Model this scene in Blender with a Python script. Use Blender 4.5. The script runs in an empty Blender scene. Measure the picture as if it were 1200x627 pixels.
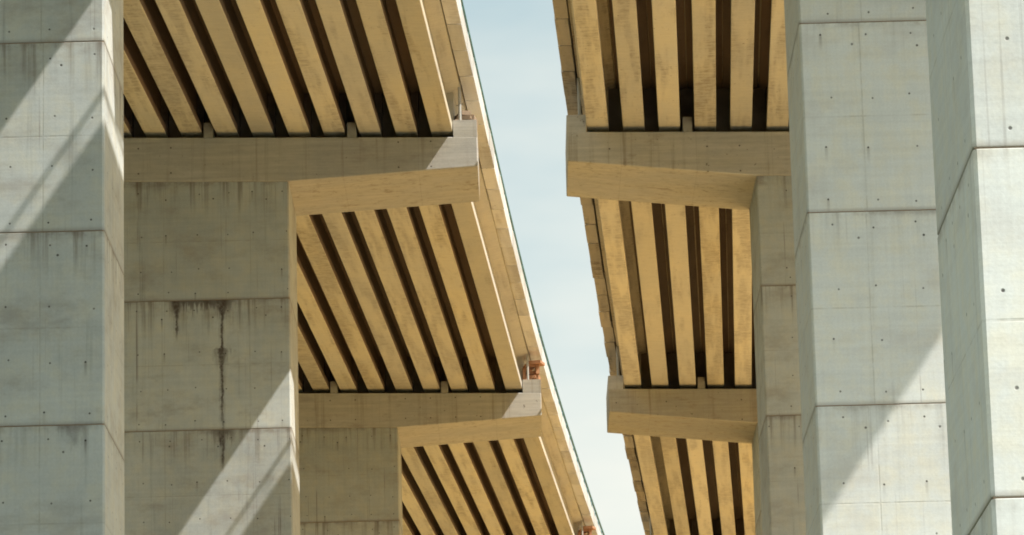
import bpy, bmesh, math, random
from mathutils import Matrix, Vector

random.seed(7)
scene = bpy.context.scene
R = math.radians

# ------------------------------------------------------------------ camera
PITCH, ROLL = R(13.44), R(-1.4466)
cd = bpy.data.cameras.new("camera")
cd.sensor_fit = 'HORIZONTAL'
cd.sensor_width = 36.0
cd.lens = 4733.36 / 1200 * 36.0
cd.clip_start, cd.clip_end = 0.5, 20000
cam = bpy.data.objects.new("camera", cd)
scene.collection.objects.link(cam)
cam.matrix_world = (Matrix.Translation((0, 0, 1.7)) @ Matrix.Rotation(math.pi / 2 + PITCH, 4, 'X')
                    @ Matrix.Rotation(ROLL, 4, 'Z'))
scene.camera = cam

# ------------------------------------------------------------------ sky, sun, exposure
SUN = Vector((0.672, -0.265, 1.0)).normalized()       # direction towards the sun
ELEV = math.asin(SUN.z)
AZ = math.atan2(SUN.x, SUN.y)                         # clockwise from +Y
world = bpy.data.worlds.new("World")
scene.world = world
world.use_nodes = True
wt = world.node_tree
wt.nodes.clear()
sky = wt.nodes.new('ShaderNodeTexSky')
sky.sky_type = 'NISHITA'
sky.sun_disc = False
sky.sun_elevation = ELEV
sky.sun_rotation = AZ
sky.altitude = 50
sky.air_density = 1.0
sky.dust_density = 1.6
sky.ozone_density = 1.0
bg = wt.nodes.new('ShaderNodeBackground')
bg.inputs['Strength'].default_value = 0.15
wo = wt.nodes.new('ShaderNodeOutputWorld')
# thin high veil of cloud over the whole sky
tc = wt.nodes.new('ShaderNodeTexCoord')
mp = wt.nodes.new('ShaderNodeMapping')
mp.inputs['Scale'].default_value = (2.0, 2.0, 5.5)
mp.inputs['Location'].default_value = (0.35, 0.0, 0.12)
nz = wt.nodes.new('ShaderNodeTexNoise')
nz.inputs['Scale'].default_value = 2.2
nz.inputs['Detail'].default_value = 5.0
nz.inputs['Roughness'].default_value = 0.5
cr = wt.nodes.new('ShaderNodeValToRGB')
cr.color_ramp.elements[0].position = 0.44
cr.color_ramp.elements[0].color = (0.0, 0.0, 0.0, 1)
cr.color_ramp.elements[1].position = 0.66
cr.color_ramp.elements[1].color = (0.85, 0.85, 0.85, 1)
mx = wt.nodes.new('ShaderNodeMix')
mx.data_type = 'RGBA'
mx.inputs[7].default_value = (4.2, 4.2, 3.8, 1)
veil = wt.nodes.new('ShaderNodeMix')
veil.data_type = 'RGBA'
veil.inputs[0].default_value = 0.62
veil.inputs[7].default_value = (2.65, 3.1, 2.5, 1)
wt.links.new(tc.outputs['Generated'], mp.inputs['Vector'])
wt.links.new(mp.outputs['Vector'], nz.inputs['Vector'])
wt.links.new(nz.outputs['Fac'], cr.inputs['Fac'])
wt.links.new(cr.outputs['Color'], mx.inputs[0])
wt.links.new(sky.outputs['Color'], veil.inputs[6])
wt.links.new(veil.outputs[2], mx.inputs[6])
wt.links.new(mx.outputs[2], bg.inputs['Color'])
wt.links.new(bg.outputs['Background'], wo.inputs['Surface'])

sd = bpy.data.lights.new("sun", 'SUN')
sd.energy = 5.0
sd.angle = R(0.55)
sd.color = (1.0, 0.955, 0.89)
sun = bpy.data.objects.new("sun", sd)
scene.collection.objects.link(sun)
sun.location = SUN * 300
sun.rotation_euler = SUN.to_track_quat('Z', 'Y').to_euler()

vs = scene.view_settings
vs.view_transform = 'Standard'
vs.look = 'None'
vs.exposure = 0.62
vs.gamma = 1.0
vs.use_curve_mapping = False
scene.cycles.use_denoising = True
scene.cycles.max_bounces = 10
scene.cycles.diffuse_bounces = 6
scene.cycles.sample_clamp_indirect = 6.0
scene.cycles.filter_width = 1.8

# ------------------------------------------------------------------ node helper
class G:
    def __init__(s, name):
        s.m = bpy.data.materials.new(name)
        s.m.use_nodes = True
        s.t = s.m.node_tree
        s.t.nodes.clear()
        s.out = s.t.nodes.new('ShaderNodeOutputMaterial')
        s.b = s.t.nodes.new('ShaderNodeBsdfPrincipled')
        s.t.links.new(s.b.outputs[0], s.out.inputs['Surface'])
    def put(s, sock, v):
        if isinstance(v, bpy.types.NodeSocket):
            s.t.links.new(v, sock)
        elif v is not None:
            sock.default_value = v
    def math(s, op, a, b=None, c=None, clamp=False):
        n = s.t.nodes.new('ShaderNodeMath')
        n.operation = op
        n.use_clamp = clamp
        s.put(n.inputs[0], a); s.put(n.inputs[1], b); s.put(n.inputs[2], c)
        return n.outputs[0]
    def add(s, a, b): return s.math('ADD', a, b)
    def sub(s, a, b): return s.math('SUBTRACT', a, b)
    def mul(s, a, b): return s.math('MULTIPLY', a, b)
    def mx(s, a, b): return s.math('MAXIMUM', a, b)
    def mn(s, a, b): return s.math('MINIMUM', a, b)
    def ab(s, a): return s.math('ABSOLUTE', a)
    def ramp(s, v, lo, hi, a=0.0, b=1.0):          # smooth step from lo..hi to a..b
        n = s.t.nodes.new('ShaderNodeMapRange')
        n.interpolation_type = 'SMOOTHSTEP'
        s.put(n.inputs[0], v)
        for i, q in enumerate((lo, hi, a, b)): s.put(n.inputs[1 + i], q)
        return n.outputs[0]
    def coord(s, which='Object'):
        return s.t.nodes.new('ShaderNodeTexCoord').outputs[which]
    def xyz(s, v):
        n = s.t.nodes.new('ShaderNodeSeparateXYZ'); s.put(n.inputs[0], v)
        return n.outputs
    def vec(s, x, y, z):
        n = s.t.nodes.new('ShaderNodeCombineXYZ')
        for i, q in enumerate((x, y, z)): s.put(n.inputs[i], q)
        return n.outputs[0]
    def vmul(s, v, k):
        n = s.t.nodes.new('ShaderNodeVectorMath'); n.operation = 'MULTIPLY'
        s.put(n.inputs[0], v); n.inputs[1].default_value = k
        return n.outputs[0]
    def vadd(s, v, w):
        n = s.t.nodes.new('ShaderNodeVectorMath'); n.operation = 'ADD'
        s.put(n.inputs[0], v); s.put(n.inputs[1], w)
        return n.outputs[0]
    def noise(s, v, scale=1.0, detail=3.0, rough=0.55):
        n = s.t.nodes.new('ShaderNodeTexNoise')
        s.put(n.inputs['Vector'], v)
        n.inputs['Scale'].default_value = scale
        n.inputs['Detail'].default_value = detail
        n.inputs['Roughness'].default_value = rough
        return n.outputs['Fac']
    def white(s, v):
        n = s.t.nodes.new('ShaderNodeTexWhiteNoise'); n.noise_dimensions = '3D'
        s.put(n.inputs['Vector'], v)
        return n.outputs['Value']
    def rand(s): return s.t.nodes.new('ShaderNodeObjectInfo').outputs['Random']
    def attr(s, name):
        n = s.t.nodes.new('ShaderNodeAttribute'); n.attribute_type = 'OBJECT'; n.attribute_name = name
        return n.outputs['Fac']
    def normal(s): return s.t.nodes.new('ShaderNodeNewGeometry').outputs['Normal']
    def mix(s, f, a, b, mode='MIX'):
        n = s.t.nodes.new('ShaderNodeMix'); n.data_type = 'RGBA'; n.blend_type = mode
        s.put(n.inputs[0], f)
        for i, q in ((6, a), (7, b)):
            s.put(n.inputs[i], q if isinstance(q, bpy.types.NodeSocket) else (*q, 1.0))
        return n.outputs[2]
    def scale_col(s, c, k):                          # colour times a grey value
        return s.mix(1.0, c, s.vec(k, k, k), 'MULTIPLY')
    def bump(s, h, strength, dist):
        n = s.t.nodes.new('ShaderNodeBump')
        n.inputs['Strength'].default_value = strength
        n.inputs['Distance'].default_value = dist
        s.put(n.inputs['Height'], h)
        s.put(s.b.inputs['Normal'], n.outputs[0])
    def done(s, col, rough=0.85, spec=0.25):
        s.put(s.b.inputs['Base Color'], col if isinstance(col, bpy.types.NodeSocket) else (*col, 1.0))
        s.put(s.b.inputs['Roughness'], rough)
        s.b.inputs['Specular IOR Level'].default_value = spec
        return s.m

# ------------------------------------------------------------------ materials
def pier_concrete(name, base, holes=True, drip=None, mott=1.0, runs_k=0.24, drip_k=0.86):
    g = G(name)
    P = g.coord(); x, y, z = g.xyz(P)
    rnd = g.rand()
    off = g.vec(g.mul(rnd, 37.0), g.mul(rnd, 61.0), g.mul(rnd, 23.0))
    Q = g.vadd(P, off)
    n1 = g.noise(Q, 0.33, 4.0, 0.6)
    n2 = g.noise(Q, 2.3, 4.0, 0.6)
    n3 = g.noise(Q, 22.0, 3.0, 0.6)
    st = g.noise(g.vmul(Q, (4.2, 4.2, 0.16)), 1.0, 4.0, 0.65)       # vertical runs
    st2 = g.noise(g.vmul(Q, (16.0, 16.0, 0.5)), 1.0, 2.0, 0.5)
    bl = g.noise(g.vmul(Q, (0.25, 0.25, 9.0)), 1.0, 3.0, 0.6)       # horizontal board lines
    v = g.add(1.0, g.mul(g.sub(n1, 0.5), 0.42 * mott))
    v = g.add(v, g.mul(g.sub(n2, 0.5), 0.22 * mott))
    v = g.add(v, g.mul(g.sub(n3, 0.5), 0.24))
    v = g.add(v, g.mul(g.sub(bl, 0.5), 0.20))
    v = g.add(v, g.mul(g.sub(st2, 0.5), 0.10))
    v = g.add(v, g.mul(g.sub(rnd, 0.5), 0.17))
    v = g.sub(v, g.mul(g.ramp(st, 0.58, 0.80), 0.28 * mott))
    col = g.scale_col(g.mix(g.ramp(n2, 0.35, 0.75), base, (base[0] * 1.02, base[1] * 0.97, base[2] * 0.88)), v)
    h = g.add(g.mul(n3, 0.4), g.mul(bl, 0.6))
    # brown clouds of old damp, fine vertical run lines
    cl = g.ramp(g.noise(g.vmul(g.vadd(Q, (2.0, 7.0, 4.0)), (0.55, 0.55, 1.1)), 1.0, 6.0, 0.68), 0.47, 0.72)
    col = g.mix(g.mul(cl, 0.42 * mott), col, (base[0] * 0.62, base[1] * 0.52, base[2] * 0.46))
    fl = g.mul(g.ramp(g.noise(g.vmul(Q, (11.0, 11.0, 0.10)), 1.0, 3.0, 0.6), 0.60, 0.72), g.ramp(g.noise(g.vmul(Q, (0.9, 0.9, 0.5)), 1.0, 3.0), 0.42, 0.62))
    col = g.mix(g.mul(fl, 0.55 * mott), col, (0.17, 0.14, 0.125))
    # pale laitance patches
    pale = g.ramp(g.noise(g.vadd(Q, (9.1, 3.3, 5.7)), 0.8, 5.0, 0.7), 0.60, 0.78, 0.0, 0.35)
    col = g.mix(pale, col, (min(1, base[0] * 1.25), min(1, base[1] * 1.25), min(1, base[2] * 1.25)))
    if holes:
        H = g.attr('lift_h')
        t = g.sub(H, z)
        nx = g.ab(g.xyz(g.normal())[0])
        side = g.math('GREATER_THAN', nx, 0.5)
        hh = g.add(g.mul(x, g.sub(1.0, side)), g.mul(y, side))
        hh = g.add(hh, g.mul(rnd, 0.15))
        def dots(coord, pitch, rowd, r0, seed, miss):
            cell = g.math('FLOOR', g.math('DIVIDE', coord, pitch))
            fr = g.sub(g.sub(coord, g.mul(cell, pitch)), pitch * 0.5)
            wn = g.white(g.vec(cell, seed, g.mul(rnd, 91.0)))
            wn2 = g.white(g.vec(cell, seed + 5.5, g.mul(rnd, 47.0)))
            fr = g.add(fr, g.mul(g.sub(wn, 0.5), 0.20))
            dz = g.add(rowd, g.mul(g.sub(wn2, 0.5), 0.13))
            d = g.math('SQRT', g.add(g.mul(fr, fr), g.mul(dz, dz)))
            m = g.ramp(d, r0 * 0.6, r0 * 1.5, 1.0, 0.0)
            keep = g.math('GREATER_THAN', wn2, miss)
            # short stain below
            stn = g.mul(g.ramp(g.ab(fr), 0.01, 0.05, 1.0, 0.0),
                        g.mul(g.ramp(dz, -0.45, -0.02, 0.0, 1.0), g.math('LESS_THAN', dz, 0.0)))
            stn = g.mul(stn, g.ramp(wn, 0.72, 1.0, 0.0, 0.6))
            return g.mul(g.mul(m, keep), g.add(0.72, g.mul(wn, 0.28))), g.mul(stn, keep)
        tot, stn = 0.0, 0.0
        for i, rt in enumerate((0.30, 1.69, 2.88)):
            a, b = dots(hh, 0.93, g.sub(rt, t), 0.021, 1.0 + i, 0.07)
            tot, stn = g.mx(tot, a), g.mx(stn, b)
        a, b = dots(hh, 0.93, g.sub(z, 0.25), 0.021, 8.0, 0.07); tot, stn = g.mx(tot, a), g.mx(stn, b)
        a, b = dots(g.add(hh, 0.4), 1.57, g.sub(0.54, t), 0.025, 12.0, 0.12); tot, stn = g.mx(tot, a), g.mx(stn, b)
        # formwork panel lines, broken by noise
        brk = g.ramp(n2, 0.40, 0.62)
        ml = g.ramp(g.ab(g.sub(z, g.mul(H, 0.5))), 0.008, 0.026, 1.0, 0.0)
        vm = g.math('FLOORED_MODULO', g.add(hh, 1.1), 2.79)
        vl = g.ramp(g.ab(g.sub(vm, 1.4)), 0.006, 0.024, 1.0, 0.0)
        lines = g.mul(g.mx(ml, vl), g.add(0.25, g.mul(brk, 0.6)))
        col = g.mix(g.mul(lines, 0.26), col, (0.15, 0.12, 0.09))
        # rusty dirt at the pour joints, runs below them
        jn = g.noise(g.vmul(Q, (1.2, 1.2, 1.2)), 1.0, 5.0, 0.7)
        jt = g.mx(g.mul(g.ramp(t, 0.0, 0.20, 1.0, 0.0), g.ramp(jn, 0.40, 0.66)),
                  g.mul(g.ramp(z, 0.0, 0.10, 1.0, 0.0), 0.8))
        col = g.mix(g.mul(jt, 0.50), col, (0.15, 0.105, 0.075))
        runs = g.mul(g.ramp(t, 0.0, g.add(0.35, g.mul(jn, 2.2)), 1.0, 0.0), g.ramp(st, 0.47, 0.66))
        col = g.mix(g.mul(runs, 0.60 if mott > 1.2 else runs_k), col, (0.16, 0.13, 0.10))
        if drip:
            acc = 0.0
            n5 = g.noise(g.vadd(P, (4.0, 0.0, 9.0)), 2.2, 4.0, 0.6); n6 = g.noise(P, 9.0, 4.0, 0.7)
            fz = g.noise(g.vmul(Q, (9.0, 1.0, 1.2)), 1.0, 4.0, 0.6)
            xq = g.add(x, g.add(g.mul(g.sub(n5, 0.5), 0.16), g.mul(g.sub(n6, 0.5), 0.07)))
            tq = g.add(t, g.mul(g.sub(n6, 0.5), 0.25))
            for (xd, length, wtop, blob) in drip:
                dx = g.ab(g.sub(xq, xd))
                w = g.add(0.048, g.mul(g.ramp(tq, 0.0, 0.60, 1.0, 0.0), wtop))
                if blob: w = g.add(w, g.mul(g.mul(g.ramp(tq, blob - 0.10, blob + 0.05, 0.0, 1.0), g.ramp(tq, blob, blob + 0.8, 1.0, 0.0)), 0.13))
                q = g.math('DIVIDE', dx, w)
                m = g.mx(g.ramp(q, 0.25, 1.4, 1.0, 0.0), g.mul(g.ramp(q, 0.8, 3.2, 0.5, 0.0), g.ramp(fz, 0.35, 0.65)))
                m = g.mul(m, g.ramp(tq, length * 0.6, length, 1.0, 0.0))
                acc = g.mx(acc, g.mul(m, g.ramp(n6, 0.25, 0.6, 0.55, 1.0)))
            reach = g.mul(g.ramp(x, drip[1][0] - 0.4, drip[1][0], 0.0, 1.0), g.ramp(x, drip[0][0] + 0.1, drip[0][0] + 0.6, 1.0, 0.0))
            band = g.mul(g.ramp(tq, 0.02, g.add(0.12, g.mul(g.ramp(fz, 0.4, 0.7), 0.75)), 1.0, 0.0), reach)
            acc = g.mx(acc, g.mul(band, 0.8))
            col = g.mix(g.mul(acc, drip_k), col, (0.055, 0.036, 0.028))
        col = g.mix(g.mul(stn, 0.7), col, (0.10, 0.08, 0.065))
        col = g.mix(g.mul(tot, 0.92), col, (0.030, 0.022, 0.018))
        h = g.sub(h, g.mul(tot, 2.5))
        h = g.sub(h, g.mul(lines, 0.8))
    g.bump(h, 0.35, 0.012)
    return g.done(col, 0.88, 0.2)

def cast_concrete(name, base, blot, blot_amt=0.5, along=1, holes=0.0):
    """precast or board-cast concrete with stains; along: 1 stretched along y, 0 along x"""
    g = G(name)
    P = g.coord(); x, y, z = g.xyz(P)
    rnd = g.rand()
    Q = g.vadd(P, g.vec(g.mul(rnd, 41.0), g.mul(rnd, 77.0), g.mul(rnd, 13.0)))
    n1 = g.noise(g.vmul(Q, (0.6, 0.22, 0.6) if along else (0.3, 0.6, 0.6)), 1.0, 4.0, 0.6)
    n2 = g.noise(g.vmul(Q, (3.0, 1.1, 3.0) if along else (1.2, 3.0, 3.0)), 1.0, 5.0, 0.68)
    n3 = g.noise(Q, 18.0, 3.0, 0.6)
    fine = g.noise(g.vmul(Q, (2.0, 11.0, 2.0) if along else (0.6, 14.0, 14.0)), 1.0, 3.0, 0.6)
    v = g.add(1.0, g.mul(g.sub(n1, 0.5), 0.50))
    v = g.add(v, g.mul(g.sub(n3, 0.5), 0.18))
    v = g.add(v, g.mul(g.sub(fine, 0.5), 0.26))
    v = g.add(v, g.mul(g.sub(rnd, 0.5), 0.30))
    col = g.scale_col(g.mix(g.ramp(n1, 0.3, 0.7), base, (base[0] * 0.97, base[1] * 0.93, base[2] * 0.82)), v)
    if along:
        dash = g.noise(g.vmul(Q, (2.2, 8.0, 2.2)), 1.0, 4.0, 0.65)
        zone = g.noise(g.vmul(g.vadd(Q, (3.0, 8.0, 1.0)), (2.6, 0.20, 2.6)), 1.0, 3.0, 0.55)
        zone = g.add(zone, g.mul(g.sub(g.math('FRACT', g.mul(rnd, 7.3)), 0.5), 0.22))
        dash = g.add(g.mul(dash, 0.6), g.mul(g.noise(g.vmul(Q, (5.0, 3.0, 5.0)), 1.0, 5.0, 0.7), 0.4))
        m = g.mul(g.ramp(dash, 0.42, 0.62), g.ramp(zone, 0.45, 0.62))
        m = g.mx(m, g.mul(g.ramp(n2, 0.56, 0.74), 0.45))
        col = g.scale_col(col, g.add(1.0, g.mul(g.ramp(zone, 0.40, 0.70), -0.16)))
    else:
        m = g.mul(g.ramp(n2, 0.50, 0.70), g.ramp(g.noise(g.vadd(Q, (3.0, 8.0, 1.0)), 0.35, 3.0), 0.38, 0.60))
    col = g.mix(g.mul(m, blot_amt), col, blot)
    gk = g.math('FRACT', g.mul(rnd, 13.7))
    lum = (base[0] + base[1] + base[2]) / 3 * 0.95
    col = g.mix(g.mul(gk, 0.35), col, g.scale_col(g.mix(0.0, (lum, lum, lum), base), v))
    pock = g.ramp(g.noise(g.vadd(Q, (5.0, 1.0, 2.0)), 7.0, 2.0, 0.5), 0.70, 0.76)
    col = g.mix(g.mul(pock, 0.55), col, (blot[0] * 0.5, blot[1] * 0.5, blot[2] * 0.5))
    if not along:
        bd = g.noise(g.vmul(Q, (0.5, 9.0, 9.0)), 1.0, 3.0, 0.6)
        col = g.scale_col(col, g.mul(g.add(0.78, g.mul(bd, 0.44)), g.add(0.80, g.mul(n2, 0.40))))
        rs = g.mul(g.ramp(g.noise(g.vmul(Q, (3.4, 3.4, 0.12)), 1.0, 4.0, 0.65), 0.50, 0.72), g.ramp(n1, 0.35, 0.6, 0.3, 1.0))
        col = g.mix(g.mul(rs, 0.55), col, blot)
    if holes:
        cx = g.math('FLOOR', g.math('DIVIDE', x, holes)); fx = g.sub(g.sub(x, g.mul(cx, holes)), holes / 2)
        fz = g.sub(g.ab(g.sub(z, -0.78)), 0.42)
        d = g.math('SQRT', g.add(g.mul(fx, fx), g.mul(fz, fz)))
        k = g.mul(g.ramp(d, 0.015, 0.04, 1.0, 0.0), g.math('GREATER_THAN', g.white(g.vec(cx, rnd, 0.0)), 0.6))
        k = g.mul(k, g.math('GREATER_THAN', g.ab(g.xyz(g.normal())[1]), 0.5))
        col = g.mix(g.mul(k, 0.8), col, (0.04, 0.03, 0.025))
        sm = g.math('FLOORED_MODULO', x, 2.44)
        sl = g.mul(g.ramp(g.ab(g.sub(sm, 1.2)), 0.006, 0.022, 1.0, 0.0), g.ramp(n2, 0.35, 0.6, 0.3, 0.9))
        col = g.mix(g.mul(sl, 0.22), col, (0.16, 0.11, 0.075))
    g.bump(g.add(g.mul(n3, 0.5), g.add(fine, g.mul(m, -0.4))), 0.35, 0.01)
    return g.done(col, 0.86, 0.2)

def plain(name, base, rough=0.8, var=0.25, scale=6.0, spec=0.3, metal=0.0):
    g = G(name)
    rnd = g.rand()
    Q = g.vadd(g.coord(), g.vec(g.mul(rnd, 31.0), g.mul(rnd, 17.0), rnd))
    n = g.noise(Q, scale, 4.0, 0.6)
    g.b.inputs['Metallic'].default_value = metal
    g.bump(n, 0.2, 0.01)
    return g.done(g.scale_col(g.mix(0.0, base, base), g.add(1.0 - var / 2, g.mul(n, var))), rough, spec)

COL = (0.46, 0.49, 0.48)
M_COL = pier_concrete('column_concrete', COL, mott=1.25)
M_DRIP = pier_concrete('column_concrete_with_drips', COL, mott=1.45, drip_k=0.9, drip=((2.13, 5.2, 0.22, 1.62), (0.68, 1.45, 0.17, 0)))
M_DRIP_LOW = pier_concrete('column_concrete_drip_ends', COL, mott=1.4, drip=((2.13, 1.5, 0.05, 0), (2.06, 0.7, 0.03, 0)))
M_SPOT = pier_concrete('column_concrete_with_spot', COL, drip=((3.72, 0.55, 0.14, 0), (3.62, 0.3, 0.05, 0)), runs_k=0.24, drip_k=0.42)
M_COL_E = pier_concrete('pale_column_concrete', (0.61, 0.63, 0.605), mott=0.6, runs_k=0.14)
M_JOINT = plain('joint_mortar', (0.33, 0.245, 0.18), 0.95, 0.5, 3.0, 0.1)
M_CAP = cast_concrete('cap_concrete', (0.46, 0.44, 0.395), (0.19, 0.14, 0.095), 0.5, along=0, holes=1.05)
M_BLOCK = cast_concrete('block_concrete', (0.45, 0.42, 0.36), (0.22, 0.17, 0.12), 0.4)
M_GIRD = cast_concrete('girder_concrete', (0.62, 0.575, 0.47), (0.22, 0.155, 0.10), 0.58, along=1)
M_SLAB = cast_concrete('slab_concrete', (0.52, 0.465, 0.37), (0.20, 0.14, 0.09), 0.75, along=1)
M_PANEL = cast_concrete('edge_panel_concrete', (0.60, 0.59, 0.56), (0.26, 0.20, 0.14), 0.4, along=1)
M_DARKPANEL = cast_concrete('weathered_panel_concrete', (0.50, 0.43, 0.33), (0.14, 0.095, 0.06), 0.8, along=1)
M_WEB_SHADE = cast_concrete('web_concrete_gap_shade', (0.22, 0.16, 0.125), (0.13, 0.085, 0.055), 0.5, along=1)  # brown webs, with the shade of the girder gaps painted into the colour
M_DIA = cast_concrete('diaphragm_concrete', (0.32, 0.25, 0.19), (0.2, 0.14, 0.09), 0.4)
M_RUBBER = plain('bearing_rubber', (0.03, 0.03, 0.03), 0.7)
M_RAIL = plain('teal_railing_paint', (0.11, 0.25, 0.24), 0.45, 0.3, 4.0, 0.5)
M_PIPE = plain('drain_pipe_plastic', (0.42, 0.41, 0.37), 0.5, 0.2, 5.0, 0.4)
M_TIMBER = plain('formwork_timber', (0.42, 0.22, 0.12), 0.8, 0.6, 8.0, 0.2)
M_OLDTIMBER = plain('old_timber', (0.30, 0.22, 0.15), 0.85, 0.6, 8.0, 0.2)
M_ASPH = plain('asphalt', (0.05, 0.05, 0.052), 0.9, 0.4, 12.0)

def ground_material():
    g = G('dry_ochre_soil')
    P = g.coord()
    n1 = g.noise(P, 0.05, 5.0, 0.6); n2 = g.noise(P, 0.9, 6.0, 0.65); n3 = g.noise(P, 11.0, 4.0, 0.6)
    x, y, z = g.xyz(P)
    c = g.mix(g.ramp(n1, 0.35, 0.7), (0.68, 0.44, 0.165), (0.63, 0.425, 0.18))
    c = g.mix(g.ramp(n2, 0.60, 0.85, 0.0, 0.4), c, (0.46, 0.32, 0.14))
    c = g.scale_col(c, g.add(0.85, g.mul(n3, 0.3)))
    # pale and dark zones added unseen to steer bounce light; ochre under the spans
    wob = g.add(g.mul(g.sub(n1, 0.5), 40.0), g.mul(g.sub(n2, 0.5), 8.0))
    south = g.ramp(g.add(y, wob), 92.0, 104.0, 1.0, 0.0)
    sc = g.mix(g.ramp(n2, 0.35, 0.65), (0.055, 0.075, 0.035), (0.10, 0.105, 0.05))
    c = g.mix(g.mx(south, g.ramp(g.add(x, wob), -34.0, -22.0, 1.0, 0.0)), c, sc)
    wb = g.mul(wob, 0.25)
    pale_bounce = g.mul(g.mul(g.ramp(g.add(y, wb), 8.0, 14.0), g.ramp(g.add(y, wb), 80.0, 86.0, 1.0, 0.0)),
                 g.mul(g.ramp(g.add(x, wb), 1.0, 6.0), g.ramp(g.add(x, wb), 70.0, 80.0, 1.0, 0.0)))
    gc = g.scale_col(g.mix(g.ramp(n1, 0.3, 0.7), (0.66, 0.67, 0.65), (0.58, 0.59, 0.57)), g.add(0.85, g.mul(n3, 0.3)))
    c = g.mix(pale_bounce, c, gc)  # unseen bright patch, put in to light the near right columns
    g.bump(g.add(n2, g.mul(n3, 0.3)), 0.5, 0.08)
    return g.done(c, 0.95, 0.1)
M_GROUND = ground_material()

# ------------------------------------------------------------------ object helpers
LINK = scene.collection.objects.link
def mesh(name, verts, faces, mat):
    me = bpy.data.meshes.new(name)
    me.from_pydata(verts, [], faces)
    bm = bmesh.new(); bm.from_mesh(me)
    bmesh.ops.recalc_face_normals(bm, faces=bm.faces)
    bm.to_mesh(me); bm.free()
    me.materials.append(mat)
    return me
def obj(name, me, parent=None, loc=(0, 0, 0), rot=(0, 0, 0)):
    o = bpy.data.objects.new(name, me)
    LINK(o)
    o.location = loc; o.rotation_euler = rot
    if parent: o.parent = parent
    return o
def empty(name, loc, label, cat, group):
    o = bpy.data.objects.new(name, None)
    LINK(o)
    o.location = loc; o.empty_display_size = 1.0
    o['label'] = label; o['category'] = cat; o['group'] = group
    return o
def prism_y(poly, y0, y1):
    """polygon in x,z pulled along y"""
    n = len(poly)
    v = [(x, y0, z) for x, z in poly] + [(x, y1, z) for x, z in poly]
    fc = [tuple(range(n)), tuple(range(2 * n - 1, n - 1, -1))]
    fc += [(i, (i + 1) % n, n + (i + 1) % n, n + i) for i in range(n)]
    return v, fc
def box(x0, x1, y0, y1, z0, z1, b=0.0):
    if not b:
        return prism_y([(x0, z0), (x1, z0), (x1, z1), (x0, z1)], y0, y1)
    return prism_y([(x0 + b, z0), (x1 - b, z0), (x1, z0 + b), (x1, z1 - b), (x1 - b, z1), (x0 + b, z1), (x0, z1 - b), (x0, z0 + b)], y0, y1)
def merge(*parts):
    V, F = [], []
    for v, fc in parts:
        o = len(V); V += v; F += [tuple(i + o for i in q) for q in fc]
    return V, F
def tube(pts, r, n=6):
    V, F = [], []
    for k, p in enumerate(pts):
        a = Vector(pts[max(0, k - 1)]); b = Vector(pts[min(len(pts) - 1, k + 1)])
        d = (b - a).normalized()
        u = d.cross(Vector((1, 0, 0)) if abs(d.x) < 0.8 else Vector((0, 1, 0))).normalized(); w = d.cross(u)
        for j in range(n):
            t = 2 * math.pi * j / n
            q = Vector(p) + u * (r * math.cos(t)) + w * (r * math.sin(t))
            V.append(tuple(q))
    for k in range(len(pts) - 1):
        for j in range(n):
            F.append((k * n + j, k * n + (j + 1) % n, (k + 1) * n + (j + 1) % n, (k + 1) * n + j))
    F.append(tuple(range(n))); F.append(tuple(range(len(pts) * n - 1, (len(pts) - 1) * n - 1, -1)))
    return V, F

# ------------------------------------------------------------------ layout of the twin viaducts
PIER_Y = (6, 46, 86, 126, 166, 206, 246)
# x of the inner corner of the innermost girder at each pier, d: direction from there to the outer edge
DECK = {
    'W': dict(d=-1, x=(-6.4, -5.25, -3.68, -1.82, 0.29, 3.02, 6.2), z=36.39),
    'E': dict(d=1, x=(-1.2, -0.45, 0.78, 2.54, 4.57, 7.05, 9.85), z=36.45),
}
COLX = {'W': (-11.3, -10.35, -8.93, -7.14, -4.95, -2.3, 0.9), 'E': (4.75, 5.47, 6.51, 7.95, 10.1, 12.6, 15.5)}
TOPJ = {6: (31.0, 4.25), 46: (30.75, 4.185), 86: (32.0, 4.335), 126: (31.0, 4.24), 166: (30.67, 4.24), 206: (30.5, 4.24), 246: (30.4, 4.24)}
FALL = 0.024         # cross fall, down towards +x on both decks
GRADE = -0.006
PITCHG, FLANGE, NG = 1.16, 0.70, 17
WOUT = (NG - 1) * PITCHG + FLANGE
GH = 1.70            # girder height
OVER = 0.75
CAPD, COLD = 4.6, 4.4

def zgrade(y): return GRADE * (y - 126)
def xin(s, y):                                      # smooth inner line through the pier points
    xs = DECK[s]['x']
    i = min(max(int((y - PIER_Y[0]) // 40), 0), len(xs) - 2)
    t = (y - PIER_Y[i]) / 40.0
    p1, p2 = xs[i], xs[i + 1]
    p0 = xs[i - 1] if i > 0 else 2 * p1 - p2 + 0.3
    p3 = xs[i + 2] if i + 2 < len(xs) else 2 * p2 - p1 + 0.4
    return 0.5 * (2 * p1 + (p2 - p0) * t + (2 * p0 - 5 * p1 + 4 * p2 - p3) * t * t + (3 * p1 - p0 - 3 * p2 + p3) * t ** 3)
def head(s, y): return (xin(s, y + 0.5) - xin(s, y - 0.5))
def zs(s, y, w):                                    # girder soffit level at distance w outwards
    return DECK[s]['z'] + zgrade(y) - FALL * DECK[s]['d'] * w
def xw(s, y, w): return xin(s, y) + DECK[s]['d'] * w

# ------------------------------------------------------------------ ground
gv, gf = [], []
NGR = 24
for j in range(NGR + 1):
    for i in range(NGR + 1):
        gv.append((-4800 + 400 * i, -4800 + 400 * j, 0.0))
for j in range(NGR):
    for i in range(NGR):
        a = j * (NGR + 1) + i
        gf.append((a, a + 1, a + NGR + 2, a + NGR + 1))
gnd = obj('ground', mesh('ground', gv, gf, M_GROUND))
gnd['kind'] = 'structure'

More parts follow.
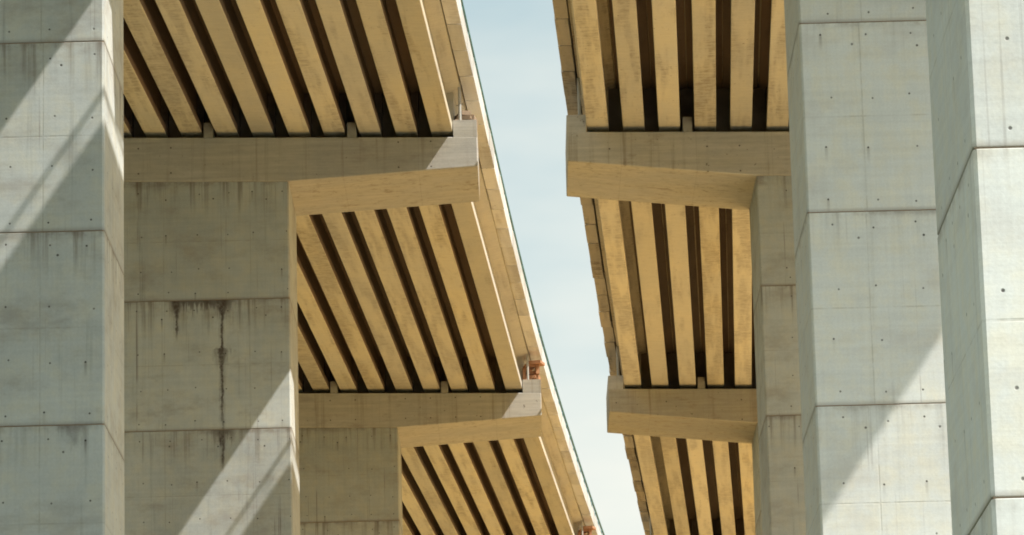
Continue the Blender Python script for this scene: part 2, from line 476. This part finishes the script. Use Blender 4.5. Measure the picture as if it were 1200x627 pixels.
# ------------------------------------------------------------------ piers
SIDE = {'W': 'left', 'E': 'right'}
def lift_mesh(w, d, h, mat):
    c, e = 0.045, 0.010
    def ring(k, z):
        a, b = w / 2 - k, d / 2 - k
        return [(-a + c, -b, z), (a - c, -b, z), (a, -b + c, z), (a, b - c, z), (a - c, b, z), (-a + c, b, z), (-a, b - c, z), (-a, -b + c, z)]
    V = ring(e, 0) + ring(0, e) + ring(0, h - e) + ring(e, h)
    F = [tuple(range(8)), tuple(range(31, 23, -1))]
    for r in range(3):
        F += [(r * 8 + i, r * 8 + (i + 1) % 8, r * 8 + 8 + (i + 1) % 8, r * 8 + 8 + i) for i in range(8)]
    return mesh('column_lift', V, F, mat)

KEEP = (2, 6, 9, 13)
def build_pier(s, k, label):
    y0 = PIER_Y[k]; d = DECK[s]['d']
    xi = DECK[s]['x'][k]
    cx_in = COLX[s][k]
    cw = WOUT - 2 * abs(cx_in - xi)                 # column width: symmetrical under the cap
    xc = cx_in + d * cw / 2
    yc = y0 + CAPD / 2
    zt_in = DECK[s]['z'] + zgrade(y0) - 0.19        # cap top at the inner girder corner
    root = empty('viaduct_pier', (xc, yc, 0), label, 'bridge pier', 'concrete piers of the twin viaducts')
    def L(x): return x - xc
    def ztop(x): return zt_in - FALL * (x - xi)
    # cap
    tp = 0.80 if s == 'W' else 0.66
    tip_in, tip_out = xi - d * tp, xi + d * (WOUT + tp)
    col_out = cx_in + d * cw
    pts = [(tip_in, ztop(tip_in)), (tip_out, ztop(tip_out)), (tip_out, ztop(tip_out) - 0.98), (col_out, ztop(col_out) - 1.47),
           (cx_in, ztop(cx_in) - 1.47), (tip_in, ztop(tip_in) - 0.98)]
    zr = ztop(xc)
    me = mesh('cap', *prism_y([(L(x), z - zr) for x, z in pts], -CAPD / 2, CAPD / 2), M_CAP)
    cap = obj('pier_cap', me, root, (0, 0, zr))
    bv = cap.modifiers.new('edge', 'BEVEL'); bv.width = 0.025; bv.segments = 1; bv.limit_method = 'ANGLE'; bv.angle_limit = R(30)
    for tip, sg in ((tip_in, d), (tip_out, -d)):
        xa, xb = L(tip) + sg * 0.004, L(tip) + sg * (tp - 0.03)
        x0, x1 = min(xa, xb), max(xa, xb)
        zz = ztop(tip + sg * 0.37) - zr
        obj('end_upstand', mesh('end_upstand', *box(x0, x1, -CAPD / 2 + 0.005, CAPD / 2 - 0.005, zz - 0.02, zz + 0.57, 0.02), M_CAP), cap)
    for gp in KEEP:
        w = gp * PITCHG + FLANGE + (PITCHG - FLANGE) / 2
        xx = xi + d * w
        zz = ztop(xx) - zr
        obj('keeper_block', mesh('keeper_block', *box(-0.15, 0.15, 0, 0.7, -0.02, 0.50, 0.015), M_BLOCK), cap, (L(xx), -CAPD / 2 + 0.02, zz))
    # bearings, two rows
    bme = mesh('bearing_pad', *box(-0.22, 0.22, -0.17, 0.17, 0, 0.187), M_RUBBER)
    for i in range(NG):
        xx = xi + d * (i * PITCHG + FLANGE / 2)
        for yy in (-0.75, 0.75):
            obj('bearing_pad', bme, root, (L(xx), yy, ztop(xx)))
    # column: pours one above the other, recessed joints
    tj, st = TOPJ[y0]
    capz = min(ztop(cx_in), ztop(col_out)) - 1.47
    js = []
    z = tj
    while z > 0.6:
        js.append(z); z -= st
    js.append(0.0)
    low = js[::-1]
    gap = 0.024
    G2 = mesh('column_core', *box(-cw / 2 + 0.025, cw / 2 - 0.025, -COLD / 2 + 0.025, COLD / 2 - 0.025, 0.0, capz + 0.05), M_JOINT)
    obj('column_core', G2, root, (0, -(CAPD - COLD) / 2 + 0.03, 0))
    for i in range(len(low)):
        z0 = low[i] + (gap / 2 if i else 0)
        if i + 1 < len(low):
            z1 = low[i + 1] - gap / 2; h = z1 - z0
            drip = (s == 'W' and y0 == 126 and i == len(low) - 2)
            me = lift_mesh(cw, COLD, h, M_DRIP if drip else M_COL)
        else:
            h = capz - z0
            me = lift_mesh(cw, COLD, h, M_COL)
            for v in me.vertices:                   # the last pour follows the tilt of the cap
                if v.co.z > h * 0.5:
                    v.co.z = ztop(xc + v.co.x) - 1.47 - 0.012 - z0 - (0.022 if v.co.z < h - 0.01 else 0)
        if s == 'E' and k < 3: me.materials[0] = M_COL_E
        if s == 'W' and y0 == 126 and i == len(low) - 3: me.materials[0] = M_DRIP_LOW
        if s == 'W' and y0 == 86 and abs(z0 + h - 19.0) < 0.3: me.materials[0] = M_SPOT
        o = obj('column_lift', me, root, (0, -(CAPD - COLD) / 2 + 0.03, z0))
        o['lift_h'] = float(h)
    return root

# ------------------------------------------------------------------ deck spans
def girder_profile():
    a, wb = FLANGE / 2, 0.11
    tf = (PITCHG - 0.035) / 2
    return [(-a + 0.02, 0), (a - 0.02, 0), (a, 0.02), (a, 0.26), (wb, 0.46), (wb, GH - 0.24), (tf, GH - 0.14), (tf, GH - 0.004),
            (-tf, GH - 0.004), (-tf, GH - 0.14), (-wb, GH - 0.24), (-wb, 0.46), (-a, 0.26), (-a, 0.02)]
def girder_mesh(length, inner=True):
    prof = girder_profile()
    ga = prism_y(prof, 0, length)
    a = FLANGE / 2 - 0.01
    e1 = box(-a, a, 0.004, 1.5, 0.20, GH - 0.16)
    e2 = box(-a, a, length - 1.5, length - 0.004, 0.20, GH - 0.16)
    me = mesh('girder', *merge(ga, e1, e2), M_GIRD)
    me.materials.append(M_WEB_SHADE)
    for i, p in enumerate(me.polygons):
        if inner and 2 + 2 <= i <= 2 + 12 or (inner and i >= 16): p.material_index = 1  # faces inside the gaps get the painted shade, edge girders stay plain
    return me
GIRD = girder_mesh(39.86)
EDGE_GIRD = girder_mesh(39.86, False)

PL = 40.0 / 14
def panel_mesh(sg, mat, wide=0.45, gap=0.02):
    """edge unit: bottom slab and upstand; sg=+1 outer face towards +x; origin at the outer bottom corner"""
    w, up, th, top = wide, 0.20, 0.24, 0.67
    prof = [(0, 0.015), (-0.015, 0), (-w, 0), (-w, th), (-up, th + 0.02), (-up, top - 0.02), (-up + 0.02, top), (-0.02, top), (0, top - 0.02)]
    return mesh('edge_panel', *prism_y([(sg * x, z) for x, z in prof], gap, PL - gap), mat)
PAN = {(1, 0): panel_mesh(1, M_PANEL), (-1, 0): panel_mesh(-1, M_PANEL), (1, 1): panel_mesh(1, M_DARKPANEL, 0.42, 0.045), (-1, 1): panel_mesh(-1, M_DARKPANEL, 0.42, 0.045)}

def build_span(s, k, label):
    ya, yb = PIER_Y[k] + CAPD / 2, PIER_Y[k + 1] + CAPD / 2
    d = DECK[s]['d']
    ym = (ya + yb) / 2
    root = empty('deck_span', (xw(s, ym, WOUT / 2), ym, zs(s, ym, WOUT / 2)), label, 'bridge deck', 'deck spans of the twin viaducts')
    ox, oy, oz = root.location
    x_a, x_b = xin(s, ya), xin(s, yb)
    hd = math.atan2(x_b - x_a, yb - ya)
    pit = math.atan2(GRADE, 1.0)
    for i in range(NG):
        w = i * PITCHG + FLANGE / 2
        j = random.uniform(-0.012, 0.012)
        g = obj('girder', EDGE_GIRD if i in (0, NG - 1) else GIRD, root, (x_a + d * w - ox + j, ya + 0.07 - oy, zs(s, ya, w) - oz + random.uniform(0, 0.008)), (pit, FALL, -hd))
    # slab and road surface: follow the curve
    def strip(name, w0, w1, z0, z1, mat, n=16):
        V, F = [], []
        for q in range(n + 1):
            yy = ya + 0.015 + (yb - ya - 0.03) * q / n
            for w, zz in ((w0, z0), (w1, z0), (w1, z1), (w0, z1)):
                V.append((xw(s, yy, w) - ox, yy - oy, zs(s, yy, w) + zz - oz))
        for q in range(n):
            for a in range(4):
                F.append((q * 4 + a, q * 4 + (a + 1) % 4, q * 4 + 4 + (a + 1) % 4, q * 4 + 4 + a))
        F += [(0, 1, 2, 3), (n * 4 + 3, n * 4 + 2, n * 4 + 1, n * 4)]
        return obj(name, mesh(name, V, F, mat), root)
    strip('deck_slab', -OVER + 0.49, WOUT + OVER - 0.49, GH, GH + 0.235, M_SLAB)
    strip('road_surface', -OVER + 0.27, WOUT + OVER - 0.27, GH + 0.252, GH + 0.31, M_ASPH)
    for edge in (0, 1):
        sg = -d if edge == 0 else d                  # side the outer face looks to
        w_e = -OVER if edge == 0 else WOUT + OVER
        weather = 1 if (s == 'E' and edge == 0) else 0
        for i in range(14):
            y0 = ya + PL * i
            h2 = math.atan2(xin(s, y0 + PL) - xin(s, y0), PL)
            obj('edge_panel', PAN[(sg, weather)], root,
                (xw(s, y0, w_e) - ox + random.uniform(-0.007, 0.007) * (4 if weather else 1), y0 - oy, zs(s, y0, w_e) + GH - 0.01 - oz + random.uniform(-0.010, 0.003) * (3 if weather else 1)),
                (pit, FALL, -h2))
        # railing
        w_r = w_e + (0.11 if edge == 0 else -0.11)
        def P(yy, zz): return (xw(s, yy, w_r) - ox, yy - oy, zs(s, yy, w_r) + GH + zz - oz)
        ys = [ya + 0.05 + (yb - ya - 0.1) * q / 12 for q in range(13)]
        parts = [tube([P(y, 1.40) for y in ys], 0.05, 6), tube([P(y, 1.22) for y in ys], 0.008, 4), tube([P(y, 1.03) for y in ys], 0.008, 4)]
        for q in range(15):
            yy = ya + 0.5 + (yb - ya - 1.0) * q / 14
            parts.append(tube([P(yy, 0.65), P(yy, 1.39)], 0.02, 5))
        obj('railing', mesh('railing', *merge(*parts), M_RAIL), root)
    # cross walls between the girder ends
    for yy in (ya + 0.9, yb - 1.3):
        for i in range(NG - 1):
            w0 = i * PITCHG + FLANGE - 0.02; w1 = (i + 1) * PITCHG + 0.02
            x0, x1 = sorted((xw(s, yy, w0) - ox, xw(s, yy, w1) - ox))
            zz = zs(s, yy, (w0 + w1) / 2) - oz
            obj('end_diaphragm', mesh('end_diaphragm', *box(x0, x1, 0, 0.35, zz + 0.04, zz + GH - 0.15), M_DIA), root, (0, yy - oy, 0))
    # drain pipe in the corner beside the inner girder at the far pier
    yy = yb - 2.0
    xp, zp = xw(s, yy, -0.24) - ox, zs(s, yy, -0.2) - oz
    obj('drain_pipe', mesh('drain_pipe', *tube([(xp, yy - oy, zp + GH), (xp, yy - oy, zp + 0.45), (xp + d * 0.04, yy - oy, zp + 0.30)], 0.05, 8), M_PIPE), root)
    return root

pier_labels = {
    ('W', 0): 'concrete pier of the left viaduct behind the camera, out of the picture',
    ('W', 1): 'nearest concrete pier of the left viaduct, beside the camera and out of the picture',
    ('W', 2): 'tall grey pier cut off by the left edge, diagonal band of sunlight across it',
    ('W', 3): 'left pier with dark drip stains on its column and a sunlit cap tip above',
    ('W', 4): 'third pier on the left, brown column low in the gap beside the drip-stained one',
    ('W', 5): 'farthest left pier whose cap tip only just shows at the bottom edge',
    ('W', 6): 'distant left pier hidden beyond the bottom edge of the picture',
    ('E', 0): 'concrete pier of the right viaduct behind the camera, out of the picture',
    ('E', 1): 'brightly sunlit column at the right edge, nearest pier of the right viaduct',
    ('E', 2): 'wide pale grey column on the right, shadow slanting across its lower half',
    ('E', 3): 'right pier with the upper cantilevered cap, narrow strip of column beside the wide grey one',
    ('E', 4): 'right pier with the lower cantilevered cap, column almost hidden behind the others',
    ('E', 5): 'farthest right pier, hidden below the lowest girders',
    ('E', 6): 'distant right pier hidden beyond the bottom edge of the picture',
}
span_labels = {
    ('W', 0): 'left deck over the camera, out of the picture',
    ('W', 1): 'second left deck overhead, out of the picture',
    ('W', 2): 'left deck at the top of the picture, girders ending on the upper cap',
    ('W', 3): 'left deck in mid picture, girders fanning out between the two left caps',
    ('W', 4): 'left deck at the bottom, girders below the lower left cap',
    ('W', 5): 'most distant left deck, a sliver at the bottom edge',
    ('E', 0): 'right deck over the camera, out of the picture',
    ('E', 1): 'second right deck overhead, out of the picture',
    ('E', 2): 'right deck at the top of the picture, upright girders above the upper right cap',
    ('E', 3): 'right deck in mid picture, girders between the two right caps',
    ('E', 4): 'right deck at the bottom, girders below the lower right cap',
    ('E', 5): 'most distant right deck beyond the bottom edge',
}
for s in ('W', 'E'):
    for k in range(1, len(PIER_Y)):
        build_pier(s, k, pier_labels[(s, k)])
    for k in range(1, len(PIER_Y) - 1):
        build_span(s, k, span_labels[(s, k)])

# ------------------------------------------------------------------ leftover formwork timber on the left cap ends
def timber_pile(k, label, n=9, mat=None):
    xi = DECK['W']['x'][k]; y0 = PIER_Y[k]
    zt = DECK['W']['z'] + zgrade(y0) - 0.19 + 0.57
    root = empty('formwork_timber', (xi + 0.40, y0 + 0.5, zt), label, 'timber', 'leftover formwork timber on the left caps')
    root.scale = (1.3, 1.3, 1.12)
    specs = ((-0.10, 0.0, 0.00, 0.28, 0.8, 0.14, 0.2), (0.16, 0.1, 0.00, 0.16, 0.5, 0.30, -0.15), (-0.02, 0.0, 0.145, 0.34, 0.7, 0.10, -0.25),
             (0.05, 0.15, 0.31, 0.24, 0.6, 0.13, 0.35), (-0.16, 0.05, 0.46, 0.22, 0.9, 0.10, 0.1), (-0.02, 0.0, 0.57, 0.36, 0.7, 0.09, 0.18),
             (0.22, 0.0, 0.31, 0.12, 0.4, 0.36, 0.1), (-0.22, -0.1, 0.0, 0.10, 0.5, 0.45, 0.05), (0.12, -0.1, 0.67, 0.40, 0.5, 0.12, -0.3))
    for x, y, z, a, b, c, r in specs[:n]:
        obj('timber_block', mesh('timber_block', *box(-a / 2, a / 2, 0, b, 0, c, 0.012), mat or M_TIMBER), root, (x, y, z), (0, 0.0, r))
timber_pile(4, 'reddish timber offcuts on the lower left cap, wedged under the deck edge')
timber_pile(5, 'reddish timber offcuts at the bottom edge on the farthest left cap')
timber_pile(3, 'few grey-brown timber offcuts on the tip of the upper left cap', 4, M_OLDTIMBER)
